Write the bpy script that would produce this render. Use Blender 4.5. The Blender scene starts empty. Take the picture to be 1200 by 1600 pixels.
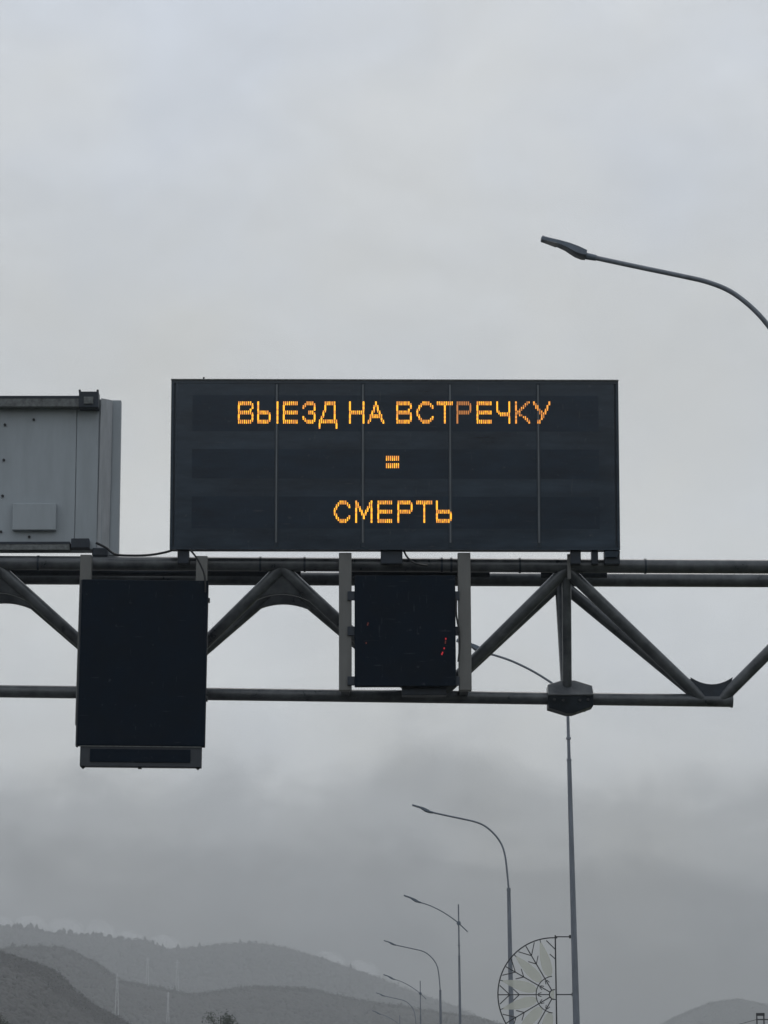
import bpy, bmesh, math, random
import numpy as np
from mathutils import Vector, Matrix, noise

random.seed(11)
np.random.seed(11)
scene = bpy.context.scene
COL = scene.collection
R = math.radians

# ------------------------------------------------------------------ camera
FPX = 4500.0                       # focal length in pixels of the 1200x1600 frame
PITCH, YAW, ROLL = math.atan(967 / FPX), R(0.685), R(-0.2)
CAM = Vector((0, 0, 1.4))
RC = Matrix.Rotation(-YAW, 3, 'Z') @ Matrix.Rotation(R(90) + PITCH, 3, 'X') @ Matrix.Rotation(ROLL, 3, 'Z')
cd = bpy.data.cameras.new('camera')
cd.sensor_fit = 'VERTICAL'
cd.sensor_height = 24
cd.lens = 24 * FPX / 1600
cd.clip_start = 0.1
cd.clip_end = 30000
cam = bpy.data.objects.new('camera', cd)
COL.objects.link(cam)
cam.matrix_world = Matrix.Translation(CAM) @ RC.to_4x4()
scene.camera = cam

# ------------------------------------------------------------------ sky and sun
SUN_EL, SUN_AZ = R(52), R(12)      # azimuth from +Y towards +X
world = bpy.data.worlds.new('World')
scene.world = world
world.use_nodes = True
nt = world.node_tree
nt.nodes.clear()
N = nt.nodes.new
L = nt.links.new
wout = N('ShaderNodeOutputWorld')
bg = N('ShaderNodeBackground')
bg.inputs['Strength'].default_value = 0.1
sky = N('ShaderNodeTexSky')
sky.sky_type = 'NISHITA'
sky.sun_disc = False
sky.sun_elevation = SUN_EL
sky.sun_rotation = SUN_AZ
sky.air_density = 1.0
sky.dust_density = 4.0
tc = N('ShaderNodeTexCoord')
sep = N('ShaderNodeSeparateXYZ')
L(tc.outputs['Generated'], sep.inputs[0])
mp = N('ShaderNodeMapping')
mp.inputs['Scale'].default_value = (1, 1, 1.7)
L(tc.outputs['Generated'], mp.inputs['Vector'])
n1 = N('ShaderNodeTexNoise')       # cloud billows
n1.inputs['Scale'].default_value = 7.0
n1.inputs['Detail'].default_value = 5
n1.inputs['Roughness'].default_value = 0.55
n1.inputs['Distortion'].default_value = 0.6
L(mp.outputs[0], n1.inputs['Vector'])
n2 = N('ShaderNodeTexNoise')       # ragged wisps of the low bank
n2.inputs['Scale'].default_value = 17.0
n2.inputs['Detail'].default_value = 6
n2.inputs['Roughness'].default_value = 0.58
n2.inputs['Distortion'].default_value = 0.8
L(mp.outputs[0], n2.inputs['Vector'])


def wmath(op, a, b=None, c=None):
    m = N('ShaderNodeMath')
    m.operation = op
    for i, v in enumerate((a, b, c)):
        if v is None:
            continue
        if isinstance(v, (int, float)):
            m.inputs[i].default_value = v
        else:
            L(v, m.inputs[i])
    return m.outputs[0]


d1 = wmath('MULTIPLY', wmath('SUBTRACT', n1.outputs['Fac'], 0.5), 0.065)
d2 = wmath('MULTIPLY', wmath('SUBTRACT', n2.outputs['Fac'], 0.5), 0.05)
zz = wmath('ADD', wmath('ADD', sep.outputs['Z'], d1), d2)
ramp = N('ShaderNodeValToRGB')
ramp.color_ramp.interpolation = 'EASE'
els = ramp.color_ramp.elements
STOPS = [(0.00, (0.20, 0.212, 0.222)), (0.05, (0.22, 0.232, 0.243)), (0.078, (0.30, 0.313, 0.325)), (0.105, (0.47, 0.487, 0.497)),
         (0.132, (0.74, 0.76, 0.765)), (0.175, (0.79, 0.81, 0.81)), (0.26, (0.66, 0.68, 0.685)),
         (0.35, (0.675, 0.705, 0.735)), (0.46, (0.70, 0.75, 0.82)), (1.0, (0.66, 0.70, 0.75))]
while len(els) < len(STOPS):
    els.new(0.5)
for e, (p, c) in zip(els, STOPS):
    e.position = p
    e.color = (*c, 1)
L(zz, ramp.inputs[0])
n4 = N('ShaderNodeTexNoise')       # fine torn structure of the cloud
n4.inputs['Scale'].default_value = 30.0
n4.inputs['Detail'].default_value = 7
n4.inputs['Roughness'].default_value = 0.6
n4.inputs['Distortion'].default_value = 1.2
L(mp.outputs[0], n4.inputs['Vector'])
cloudlum = wmath('ADD', wmath('MULTIPLY', wmath('SUBTRACT', n1.outputs['Fac'], 0.5), 0.30), 1.0)
cloudlum = wmath('ADD', cloudlum, wmath('MULTIPLY', wmath('SUBTRACT', n2.outputs['Fac'], 0.5), 0.17))
cloudlum = wmath('ADD', cloudlum, wmath('MULTIPLY', wmath('SUBTRACT', n4.outputs['Fac'], 0.5), 0.09))
mul = N('ShaderNodeMix')
mul.data_type = 'RGBA'
mul.blend_type = 'MULTIPLY'
mul.inputs['Factor'].default_value = 1.0
L(ramp.outputs[0], mul.inputs['A'])
cc = N('ShaderNodeCombineColor')
gain = wmath('MULTIPLY', cloudlum, 10.0)
for i in range(3):
    L(gain, cc.inputs[i])
L(cc.outputs[0], mul.inputs['B'])
mix = N('ShaderNodeMix')
mix.data_type = 'RGBA'
mix.inputs['Factor'].default_value = 0.94      # cloud cover over the clear sky
L(sky.outputs[0], mix.inputs['A'])
L(mul.outputs['Result'], mix.inputs['B'])
n3 = N('ShaderNodeTexNoise')       # warmer and cooler veils
n3.inputs['Scale'].default_value = 11.0
n3.inputs['Detail'].default_value = 3
mp3 = N('ShaderNodeMapping')
mp3.inputs['Location'].default_value = (3.1, 1.7, 0.4)
L(tc.outputs['Generated'], mp3.inputs['Vector'])
L(mp3.outputs[0], n3.inputs['Vector'])
tr3 = N('ShaderNodeValToRGB')
tr3.color_ramp.elements[0].position = 0.34
tr3.color_ramp.elements[0].color = (0.96, 0.985, 1.03, 1)
tr3.color_ramp.elements[1].position = 0.66
tr3.color_ramp.elements[1].color = (1.015, 1.012, 1.0, 1)
L(n3.outputs['Fac'], tr3.inputs[0])
mul3 = N('ShaderNodeMix')
mul3.data_type = 'RGBA'
mul3.blend_type = 'MULTIPLY'
mul3.inputs['Factor'].default_value = 1.0
L(mix.outputs['Result'], mul3.inputs['A'])
L(tr3.outputs[0], mul3.inputs['B'])
L(mul3.outputs['Result'], bg.inputs['Color'])
L(bg.outputs[0], wout.inputs['Surface'])

sd = bpy.data.lights.new('sun', 'SUN')
sd.energy = 0.6
sd.angle = R(25)
sd.color = (1.0, 0.97, 0.93)
sun = bpy.data.objects.new('sun', sd)
COL.objects.link(sun)
sdir = Vector((math.sin(SUN_AZ) * math.cos(SUN_EL), math.cos(SUN_AZ) * math.cos(SUN_EL), math.sin(SUN_EL)))
sun.rotation_euler = sdir.to_track_quat('Z', 'Y').to_euler()

vs = scene.view_settings
vs.view_transform = 'Standard'
vs.look = 'None'
vs.exposure = 0
vs.gamma = 1
vs.use_curve_mapping = False
scene.render.engine = 'CYCLES'
scene.cycles.use_denoising = True
scene.cycles.volume_bounces = 1
scene.cycles.max_bounces = 8


# ------------------------------------------------------------------ helpers
def ray(px, py):
    return RC @ Vector(((px - 600) / FPX, -(py - 800) / FPX, -1.0))


def P(px, py, Y):
    """photo pixel -> point on the upright plane at distance Y along the road"""
    d = ray(px, py)
    return CAM + d * ((Y - CAM.y) / d.y)


def mpp(Y):
    return Y / FPX


class MB:
    def __init__(s):
        s.v, s.f, s.mi = [], [], []

    def add(s, vs_, fs_, mi=0):
        o = len(s.v)
        s.v += [tuple(v) for v in vs_]
        s.f += [tuple(i + o for i in f) for f in fs_]
        s.mi += [mi] * len(fs_)
        return s

    def box(s, lo, hi, m=None, mi=0):
        (a, b, c), (d, e, f) = lo, hi
        vs_ = [Vector(p) for p in ((a, b, c), (d, b, c), (d, e, c), (a, e, c), (a, b, f), (d, b, f), (d, e, f), (a, e, f))]
        if m is not None:
            vs_ = [m @ v for v in vs_]
        return s.add(vs_, [(0, 3, 2, 1), (4, 5, 6, 7), (0, 1, 5, 4), (1, 2, 6, 5), (2, 3, 7, 6), (3, 0, 4, 7)], mi)

    def tube(s, pts, rad, seg=14, caps=True, mi=0):
        pts = [Vector(p) for p in pts]
        if not isinstance(rad, (list, tuple)):
            rad = [rad] * len(pts)
        t0 = (pts[1] - pts[0]).normalized()
        up = Vector((0, 0, 1)) if abs(t0.z) < 0.9 else Vector((0, 1, 0))
        nrm = (up - t0 * up.dot(t0)).normalized()
        vs_, fs_ = [], []
        for i, p in enumerate(pts):
            if i == 0:
                t = t0
            elif i == len(pts) - 1:
                t = (pts[i] - pts[i - 1]).normalized()
            else:
                t = ((pts[i + 1] - pts[i]).normalized() + (pts[i] - pts[i - 1]).normalized()).normalized()
            nrm = (nrm - t * nrm.dot(t)).normalized()
            b = t.cross(nrm)
            for k in range(seg):
                a = 2 * math.pi * k / seg
                vs_.append(p + (nrm * math.cos(a) + b * math.sin(a)) * rad[i])
        for i in range(len(pts) - 1):
            for k in range(seg):
                k2 = (k + 1) % seg
                fs_.append((i * seg + k, i * seg + k2, (i + 1) * seg + k2, (i + 1) * seg + k))
        if caps:
            fs_.append(tuple(range(seg))[::-1])
            fs_.append(tuple((len(pts) - 1) * seg + k for k in range(seg)))
        return s.add(vs_, fs_, mi)

    def prism(s, poly, y0, y1, mi=0):
        """polygon of (x, z) extruded from y0 to y1"""
        n = len(poly)
        vs_ = [(x, y0, z) for x, z in poly] + [(x, y1, z) for x, z in poly]
        fs_ = [tuple(range(n)), tuple(range(2 * n - 1, n - 1, -1))]
        fs_ += [(i, i + n, (i + 1) % n + n, (i + 1) % n) for i in range(n)]
        return s.add(vs_, fs_, mi)

    def mesh(s, name, smooth=False):
        me = bpy.data.meshes.new(name)
        me.from_pydata(s.v, [], s.f)
        bm = bmesh.new()
        bm.from_mesh(me)
        bmesh.ops.recalc_face_normals(bm, faces=bm.faces)
        bm.to_mesh(me)
        bm.free()
        if smooth:
            me.polygons.foreach_set('use_smooth', [True] * len(me.polygons))
            if hasattr(me, 'set_sharp_from_angle'):
                me.set_sharp_from_angle(angle=R(40))
        if any(s.mi):
            me.polygons.foreach_set('material_index', s.mi)
        return me

    def build(s, name, mats, parent=None, smooth=False, bevel=0.0):
        me = s.mesh(name, smooth)
        for m in (mats if isinstance(mats, (list, tuple)) else [mats]):
            me.materials.append(m)
        o = bpy.data.objects.new(name, me)
        COL.objects.link(o)
        if parent is not None:
            o.parent = parent
            o.matrix_parent_inverse = parent.matrix_world.inverted()
        if bevel:
            b = o.modifiers.new('bevel', 'BEVEL')
            b.width = bevel
            b.segments = 2
            b.limit_method = 'ANGLE'
        return o


def tag(o, label=None, cat=None, group=None, kind=None):
    for k, v in (('label', label), ('category', cat), ('group', group), ('kind', kind)):
        if v:
            o[k] = v
    return o


def thing(name, label, cat, loc=(0, 0, 0), group=None, rot=None):
    o = bpy.data.objects.new(name, None)
    COL.objects.link(o)
    m = Matrix.Translation(Vector(loc))
    if rot is not None:
        m = m @ rot
    o.matrix_world = m
    bpy.context.view_layer.update()
    return tag(o, label, cat, group)


def mat(name, col, rough=0.6, metal=0.0, var=0.0, scale=4.0, stretch=(1, 1, 1), bump=0.0, spec=0.5, dirt_or_reflection=None, coat=0.0):
    m = bpy.data.materials.new(name)
    m.use_nodes = True
    t = m.node_tree
    b = t.nodes['Principled BSDF']
    b.inputs['Base Color'].default_value = (*col, 1)
    b.inputs['Roughness'].default_value = rough
    b.inputs['Metallic'].default_value = metal
    b.inputs['Specular IOR Level'].default_value = spec
    b.inputs['Coat Weight'].default_value = coat
    b.inputs['Coat Roughness'].default_value = 0.12
    if var or bump or dirt_or_reflection:
        c = t.nodes.new('ShaderNodeTexCoord')
        p = t.nodes.new('ShaderNodeMapping')
        p.inputs['Scale'].default_value = stretch
        t.links.new(c.outputs['Object'], p.inputs['Vector'])
        n = t.nodes.new('ShaderNodeTexNoise')
        n.inputs['Scale'].default_value = scale
        n.inputs['Detail'].default_value = 8
        n.inputs['Roughness'].default_value = 0.65
        t.links.new(p.outputs[0], n.inputs['Vector'])
        r = t.nodes.new('ShaderNodeValToRGB')
        r.color_ramp.elements[0].position = 0.3
        r.color_ramp.elements[1].position = 0.72
        lo = [max(0, x * (1 - var)) for x in col]
        hi = list(dirt_or_reflection) if dirt_or_reflection else [x * (1 + var) for x in col]
        r.color_ramp.elements[0].color = (*lo, 1)
        r.color_ramp.elements[1].color = (*hi, 1)
        t.links.new(n.outputs['Fac'], r.inputs[0])
        t.links.new(r.outputs[0], b.inputs['Base Color'])
        rr = t.nodes.new('ShaderNodeMapRange')
        rr.inputs['To Min'].default_value = max(0.03, rough - 0.15)
        rr.inputs['To Max'].default_value = min(1, rough + 0.15)
        t.links.new(n.outputs['Fac'], rr.inputs['Value'])
        t.links.new(rr.outputs[0], b.inputs['Roughness'])
        if bump:
            bp = t.nodes.new('ShaderNodeBump')
            bp.inputs['Strength'].default_value = bump
            bp.inputs['Distance'].default_value = 0.01
            t.links.new(n.outputs['Fac'], bp.inputs['Height'])
            t.links.new(bp.outputs[0], b.inputs['Normal'])
    return m


def specks(m, amount, thr=0.66, scale=(9, 1, 3), col=(0.09, 0.10, 0.11)):
    """sparse pale scratches and dried drops over a dark face"""
    t = m.node_tree
    b = t.nodes['Principled BSDF']
    src = b.inputs['Base Color'].links[0].from_socket
    c = t.nodes.new('ShaderNodeTexCoord')
    out = src
    for k, (ry, sc) in enumerate(((0.5, (3, 3, 26)), (-0.9, (30, 3, 4)), (0.0, (14, 14, 14)))):
        p = t.nodes.new('ShaderNodeMapping')
        p.inputs['Scale'].default_value = sc
        p.inputs['Rotation'].default_value = (0, ry, 0)
        p.inputs['Location'].default_value = (k * 3.3, 0, k * 1.1)
        t.links.new(c.outputs['Object'], p.inputs['Vector'])
        n = t.nodes.new('ShaderNodeTexNoise')
        n.inputs['Scale'].default_value = 1.0
        n.inputs['Detail'].default_value = 3
        t.links.new(p.outputs[0], n.inputs['Vector'])
        g = t.nodes.new('ShaderNodeMapRange')
        g.inputs['From Min'].default_value = thr
        g.inputs['From Max'].default_value = thr + 0.14
        g.inputs['To Max'].default_value = amount
        t.links.new(n.outputs['Fac'], g.inputs['Value'])
        x = t.nodes.new('ShaderNodeMix')
        x.data_type = 'RGBA'
        t.links.new(g.outputs[0], x.inputs['Factor'])
        t.links.new(out, x.inputs['A'])
        x.inputs['B'].default_value = (*col, 1)
        out = x.outputs['Result']
    t.links.new(out, b.inputs['Base Color'])


def emit(name, col, strength):
    m = bpy.data.materials.new(name)
    m.use_nodes = True
    b = m.node_tree.nodes['Principled BSDF']
    b.inputs['Base Color'].default_value = (0.05, 0.03, 0.02, 1)
    b.inputs['Emission Color'].default_value = (*col, 1)
    b.inputs['Emission Strength'].default_value = strength
    return m


M = {
    'steel': mat('weathered galvanised steel', (0.052, 0.064, 0.079), 0.32, 0.0, 0.6, 4.5, (1, 1, 1), 0.5, spec=0.7, dirt_or_reflection=(0.115, 0.125, 0.132)),
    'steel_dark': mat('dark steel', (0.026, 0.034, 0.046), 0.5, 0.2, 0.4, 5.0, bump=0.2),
    'post': mat('grey painted post', (0.155, 0.155, 0.148), 0.55, 0.1, 0.18, 3.0, (2, 2, 0.5), 0.15),
    'grey': mat('grey sign paint', (0.34, 0.375, 0.40), 0.5, 0.0, 0.1, 2.2, (2.5, 1, 0.5), 0.05),
    'grey_light': mat('light grey sign edge', (0.39, 0.405, 0.42), 0.5, 0.0, 0.15, 6.0, (3, 3, 0.5), 0.05),
    'rail': mat('stained rail', (0.14, 0.15, 0.15), 0.55, 0.2, 0.5, 18.0, (1, 1, 1), 0.2),
    'box': mat('matt black display', (0.0015, 0.0075, 0.0165), 0.6, 0, 0.25, 2.5, (1, 1, 1), 0.0, spec=0.18),
    'visor': mat('dark grey hood', (0.040, 0.046, 0.055), 0.6, 0, 0.25, 6.0),
    'frame': mat('sign housing', (0.011, 0.024, 0.040), 0.5, 0, 0.25, 3.0),
    'seam': mat('module joint strip', (0.135, 0.15, 0.165), 0.5, 0, 0.25, 9.0, (1, 1, 0.2)),
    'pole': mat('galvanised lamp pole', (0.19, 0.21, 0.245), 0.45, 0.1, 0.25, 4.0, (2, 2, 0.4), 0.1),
    'lamp': mat('lamp housing', (0.13, 0.16, 0.20), 0.45, 0.1, 0.2, 9.0),
    'lens': mat('lamp lens', (0.20, 0.21, 0.22), 0.2),
    'cable': mat('black cable', (0.012, 0.013, 0.015), 0.5),
    'bolt': mat('bolt', (0.03, 0.032, 0.035), 0.5, 0.4),
    'deco': mat('decoration tube', (0.035, 0.038, 0.044), 0.5, 0.1),
    'asphalt': mat('wet asphalt', (0.045, 0.046, 0.048), 0.45, 0, 0.3, 1.5, (1, 1, 1), 0.2),
    'grass': mat('winter grass', (0.07, 0.075, 0.04), 0.9, 0, 0.4, 0.15),
    'kerb': mat('concrete kerb', (0.3, 0.3, 0.29), 0.8, 0, 0.2, 3.0),
    'paint': mat('road paint', (0.75, 0.75, 0.73), 0.6, 0, 0.12, 6.0),
    'bark': mat('bark', (0.045, 0.038, 0.030), 0.9, 0, 0.3, 8.0),
    'leaf': mat('dull evergreen leaf', (0.035, 0.048, 0.030), 0.8, 0, 0.4, 0.8),
    'soil': mat('hillside', (0.030, 0.028, 0.025), 0.95, 0, 0.3, 0.02),
    'wood': mat('bare winter wood', (0.030, 0.028, 0.026), 0.95, 0, 0.15, 0.02),
    'pylon': mat('galvanised pylon', (0.45, 0.46, 0.46), 0.6),
    'amber': emit('amber LED', (1.0, 0.44, 0.03), 1.6),
    'amber2': emit('amber LED, weaker', (1.0, 0.38, 0.06), 1.15),
    'amber3': emit('amber LED, weak', (0.95, 0.36, 0.10), 0.62),
    'red': emit('red LED', (1.0, 0.03, 0.06), 0.42),
    'red2': emit('red LED, weak', (1.0, 0.03, 0.04), 0.05),
}
# glass-fronted sign modules: near-black, blurred reflections painted in as stretched noise patches
m = mat('sign glass', (0.007, 0.020, 0.038), 0.14, 0, 0.45, 1.6, (0.45, 1, 2.2), 0.0, spec=0.55, dirt_or_reflection=(0.030, 0.053, 0.080))
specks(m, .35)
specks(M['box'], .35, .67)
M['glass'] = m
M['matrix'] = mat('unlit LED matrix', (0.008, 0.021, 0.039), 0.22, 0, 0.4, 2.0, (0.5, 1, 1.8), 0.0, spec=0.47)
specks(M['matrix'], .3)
# petals: thin translucent garland mesh
m = bpy.data.materials.new('pale mesh petal')
m.use_nodes = True
t = m.node_tree
t.nodes.clear()
o_ = t.nodes.new('ShaderNodeOutputMaterial')
mx = t.nodes.new('ShaderNodeMixShader')
mx.inputs[0].default_value = 0.5
tr = t.nodes.new('ShaderNodeBsdfTransparent')
m2 = t.nodes.new('ShaderNodeMixShader')
m2.inputs[0].default_value = 0.5
df = t.nodes.new('ShaderNodeBsdfDiffuse')
tl = t.nodes.new('ShaderNodeBsdfTranslucent')
for n_ in (df, tl):
    n_.inputs['Color'].default_value = (0.66, 0.67, 0.60, 1)
t.links.new(df.outputs[0], m2.inputs[1])
t.links.new(tl.outputs[0], m2.inputs[2])
t.links.new(tr.outputs[0], mx.inputs[1])
t.links.new(m2.outputs[0], mx.inputs[2])
t.links.new(mx.outputs[0], o_.inputs['Surface'])
M['petal'] = m

# ------------------------------------------------------------------ ground, road
FAR = 5500
g = MB()
g.add([(-FAR, -1800, 0), (FAR, -1800, 0), (FAR, FAR, 0), (-FAR, FAR, 0)], [(0, 1, 2, 3)])
tag(g.build('ground', M['grass']), kind='structure')
g = MB()
g.add([(-13.5, -120, .004), (3.6, -120, .004), (3.6, 900, .004), (-13.5, 900, .004)], [(0, 1, 2, 3)])
road = tag(g.build('road', M['asphalt']), kind='structure')
for side, x0 in ((0, 3.6), (1, -13.8)):
    k = MB().box((x0, -120, -0.1), (x0 + 0.3, 900, 0.14))
    tag(k.build('kerb', M['kerb'], bevel=0.02), kind='structure')
me_dash = MB().add([(-.06, 0, 0), (.06, 0, 0), (.06, 3, 0), (-.06, 3, 0)], [(0, 1, 2, 3)]).mesh('lane_marking')
me_dash.materials.append(M['paint'])
for i in range(30):
    for x in (-1.9, -8.2):
        o = bpy.data.objects.new('lane_marking', me_dash)
        COL.objects.link(o)
        o.location = (x, -20 + i * 9, .008)
        o.parent = road
for x in (-4.9, -5.2):
    MB().add([(x - .06, -60, .008), (x + .06, -60, .008), (x + .06, 600, .008), (x - .06, 600, .008)], [(0, 1, 2, 3)]).build('centre_line', M['paint'], road)


# ------------------------------------------------------------------ hills under wood, fading in the haze
def fbm(x, y, s, o=4):
    return noise.fractal(Vector((x * s, y * s, 3.7)), 1.0, 2.0, o)


def hill(name, prof, Y0, wf, wb, rough):
    pts = [P(px, py, Y0) for px, py in prof]
    xs = np.array([p.x for p in pts])
    zs = np.array([p.z for p in pts])

    def height(x, y):
        r = float(np.interp(x, xs, zs))
        u = (y - Y0) / (wf if y < Y0 else wb)
        if abs(u) >= 1:
            return -3.0
        s = 0.5 + 0.5 * math.cos(math.pi * u)
        return (r + 3) * s * (1 + rough * fbm(x, y, 0.004) * (1 - s) * 2) - 3
    nx, ny = 200, 50
    v, f = [], []
    X = np.linspace(xs[0], xs[-1], nx)
    Yv = np.linspace(Y0 - wf, Y0 + wb, ny)
    for y in Yv:
        for x in X:
            v.append((x, y, height(x, y)))
    for j in range(ny - 1):
        for i in range(nx - 1):
            a = j * nx + i
            f.append((a, a + 1, a + nx + 1, a + nx))
    h = MB()
    h.add(v, f)
    tag(h.build(name, M['soil'], smooth=True), kind='structure')
    return height


ico = bmesh.new()
bmesh.ops.create_icosphere(ico, subdivisions=1, radius=1)
ICO_V = np.array([v.co[:] for v in ico.verts])
ICO_F = np.array([[v.index for v in f.verts] for f in ico.faces])
ico.free()


def wood(label, height, xr, yr, n, r0, r1, tall, pc, crest=None):
    """a far-off wood that reads as one mass: many uneven crowns in one mesh"""
    vs_, fs_, k = [], [], 0
    twig_c = []
    tries = 0
    while k < n and tries < n * 6:
        tries += 1
        x, y = random.uniform(*xr), random.uniform(*yr)
        z = height(x, y)
        if z < 0.5:
            continue
        r = random.uniform(r0, r1)
        conifer = random.random() < pc
        sz = r * random.uniform(0.8, 1.25)
        v = ICO_V * np.array([r, r, sz]) * np.random.uniform(0.7, 1.25, (len(ICO_V), 1))
        if conifer:
            v[:, :2] *= np.clip(0.85 - v[:, 2:3] / (2.2 * sz), 0.1, 1.2) * 0.8
            v[:, 2] *= tall
        v += np.array([x, y, z + sz * (0.1 if not conifer else 0.8)])
        vs_.append(v)
        fs_.append(ICO_F + k * len(ICO_V))
        k += 1
        if yr[1] - 120 < y < yr[1] - 10:
            twig_c.append((x, y, z + sz * (0.1 if not conifer else 0.8), r))
    if crest:                         # taller trees standing up along the crest
        (ca, cb_), cy, cn = crest
        for _ in range(cn):
            x, y = random.uniform(ca, cb_), cy + random.uniform(-15, 15)
            r = random.uniform(2.5, 5.5)
            sz = r * random.uniform(1.2, 2.3)
            v = ICO_V * np.array([r, r, sz]) * np.random.uniform(0.6, 1.25, (len(ICO_V), 1))
            v += np.array([x, y, height(x, y) + sz * 0.75])
            vs_.append(v)
            fs_.append(ICO_F + k * len(ICO_V))
            k += 1
    V = np.concatenate(vs_)
    F = np.concatenate(fs_)
    # bare twigs around the crowns near the crest: a soft, broken outline
    tc_ = np.repeat(np.array(twig_c), 26, axis=0)
    d = np.random.normal(size=(len(tc_), 3))
    d /= np.linalg.norm(d, axis=1, keepdims=True)
    d[:, 2] = np.abs(d[:, 2])
    c = tc_[:, :3] + d * tc_[:, 3:] * np.random.uniform(0.7, 1.75, (len(tc_), 1))
    tri = c[:, None, :] + np.random.normal(size=(len(c), 3, 3)) * tc_[:, 3][:, None, None] * 0.16
    F = np.concatenate([F, np.arange(len(tri) * 3).reshape(-1, 3) + len(V)])
    V = np.concatenate([V, tri.reshape(-1, 3)])
    me = bpy.data.meshes.new('wood')
    me.vertices.add(len(V))
    me.vertices.foreach_set('co', V.ravel())
    me.loops.add(F.size)
    me.loops.foreach_set('vertex_index', F.ravel().astype(np.int32))
    me.polygons.add(len(F))
    me.polygons.foreach_set('loop_start', np.arange(0, F.size, 3, dtype=np.int32))
    me.update(calc_edges=True)
    me.materials.append(M['wood'])
    o = bpy.data.objects.new('wood', me)
    COL.objects.link(o)
    return tag(o, label, 'wood', kind='stuff')


DN, DM, DF, DR = 1600.0, 2900.0, 4900.0, 5000.0
hn = hill('near_hill', [(-1500, 1763), (-1100, 1640), (-700, 1480), (-420, 1420), (-200, 1452), (0, 1497), (45, 1511), (85, 1526), (108, 1552), (150, 1583), (190, 1602), (260, 1650), (340, 1763)], DN, 420, 300, 0.25)
hm = hill('middle_hill', [(-1300, 1763), (-900, 1620), (-600, 1520), (-300, 1500), (-60, 1496), (40, 1488), (100, 1489), (150, 1512), (190, 1541), (250, 1551), (300, 1562), (400, 1549), (480, 1553), (560, 1571), (640, 1583), (740, 1598), (900, 1640), (1050, 1763)], DM, 620, 400, 0.2)
hf = hill('far_hill', [(-1200, 1763), (-800, 1560), (-500, 1455), (-260, 1440), (0, 1455), (60, 1462), (110, 1468), (180, 1474), (230, 1478), (262, 1492), (300, 1489), (340, 1484), (400, 1482), (440, 1488), (500, 1505), (540, 1519), (590, 1536), (640, 1556), (720, 1585), (800, 1625), (960, 1763)], DF, 900, 500, 0.2)
hr = hill('right_hill', [(940, 1763), (1000, 1625), (1040, 1603), (1075, 1586), (1110, 1572), (1150, 1567), (1200, 1577), (1300, 1562), (1450, 1555), (1700, 1590), (2000, 1680), (2300, 1763)], DR, 700, 400, 0.2)


def xr(a, b, Y):
    return (P(a, 1600, Y).x, P(b, 1600, Y).x)


wood('dark bare wood covering the nearest hill at the lower left', hn, xr(-120, 300, DN), (DN - 260, DN + 40), 11000, 1.5, 2.6, 1.5, 0.0)
wood('grey bare wood covering the middle hill', hm, xr(-90, 900, DM), (DM - 320, DM + 50), 20000, 2.2, 4.0, 1.5, 0.004)
wood('pale misty wood with treetops along the farthest ridge', hf, xr(-90, 860, DF), (DF - 400, DF + 60), 16000, 3.0, 7.0, 1.5, 0.02, (xr(-30, 200, DF), DF, 120))
wood('pale misty wood on the low hill at the right', hr, xr(980, 1300, DR), (DR - 300, DR + 50), 8000, 3.0, 5.0, 1.5, 0.0)


# the valley's other side, behind the camera: the sign glass mirrors it
v, f = [], []
nx, ny = 90, 14
for j in range(ny):
    for i in range(nx):
        x = -900 + 1800 * i / (nx - 1)
        u = j / (ny - 1)
        y = -1150 - 500 * u
        ridge = 104 + 16 * math.sin(x * .006) + 26 * fbm(x, 40, .006) + 9 * fbm(x, 9, .05)
        v.append((x, y, -3 + ridge * math.sin(u * math.pi / 2) * (.9 + .1 * u)))
for j in range(ny - 1):
    for i in range(nx - 1):
        q = j * nx + i
        f.append((q, q + 1, q + nx + 1, q + nx))
rh = MB()
rh.add(v, f)
tag(rh.build('rear_hill', M['wood']), kind='structure')

# ------------------------------------------------------------------ haze
hz = bpy.data.materials.new('pale mist')
hz.use_nodes = True
t = hz.node_tree
t.nodes.clear()
o_ = t.nodes.new('ShaderNodeOutputMaterial')
pv = t.nodes.new('ShaderNodeVolumePrincipled')
pv.inputs['Color'].default_value = (0.72, 0.735, 0.75, 1)
pv.inputs['Density'].default_value = 2.4e-4
t.links.new(pv.outputs[0], o_.inputs['Volume'])
hb = MB().box((-5700, -1900, -4.5), (5700, 5600, 400))
hzo = hb.build('haze', hz)
tag(hzo, 'pale even mist filling the valley', 'haze', kind='stuff')

# wisps of cloud lying behind the far crest
ms = bpy.data.materials.new('white mist')
ms.use_nodes = True
t = ms.node_tree
t.nodes.clear()
o_ = t.nodes.new('ShaderNodeOutputMaterial')
pv = t.nodes.new('ShaderNodeVolumePrincipled')
pv.inputs['Color'].default_value = (0.99, 0.99, 0.99, 1)
pv.inputs['Density'].default_value = 0.0065
t.links.new(pv.outputs[0], o_.inputs['Volume'])
bmm = bmesh.new()
for px, py, rx, rz in ((-2, 1447, 24, 15), (50, 1449, 25, 18), (104, 1455, 27, 20), (157, 1461, 24, 22), (206, 1469, 22, 12), (258, 1476, 24, 15), (516, 1501, 24, 13), (566, 1516, 24, 16)):
    c = P(px, py, 5060)
    k = mpp(5060)
    bmesh.ops.create_icosphere(bmm, subdivisions=3, radius=1, matrix=Matrix.Translation(c) @ Matrix.Rotation(R(6), 4, 'Y') @ Matrix.Diagonal((rx * k, 90, rz * k, 1)))
for v_ in bmm.verts:
    v_.co.z += 7 * noise.noise(v_.co * .03)
    v_.co.x += 8 * noise.noise(v_.co * .025 + Vector((9, 0, 0)))
me = bpy.data.meshes.new('mist')
bmm.to_mesh(me)
bmm.free()
me.materials.append(ms)
mo = bpy.data.objects.new('mist', me)
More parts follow.
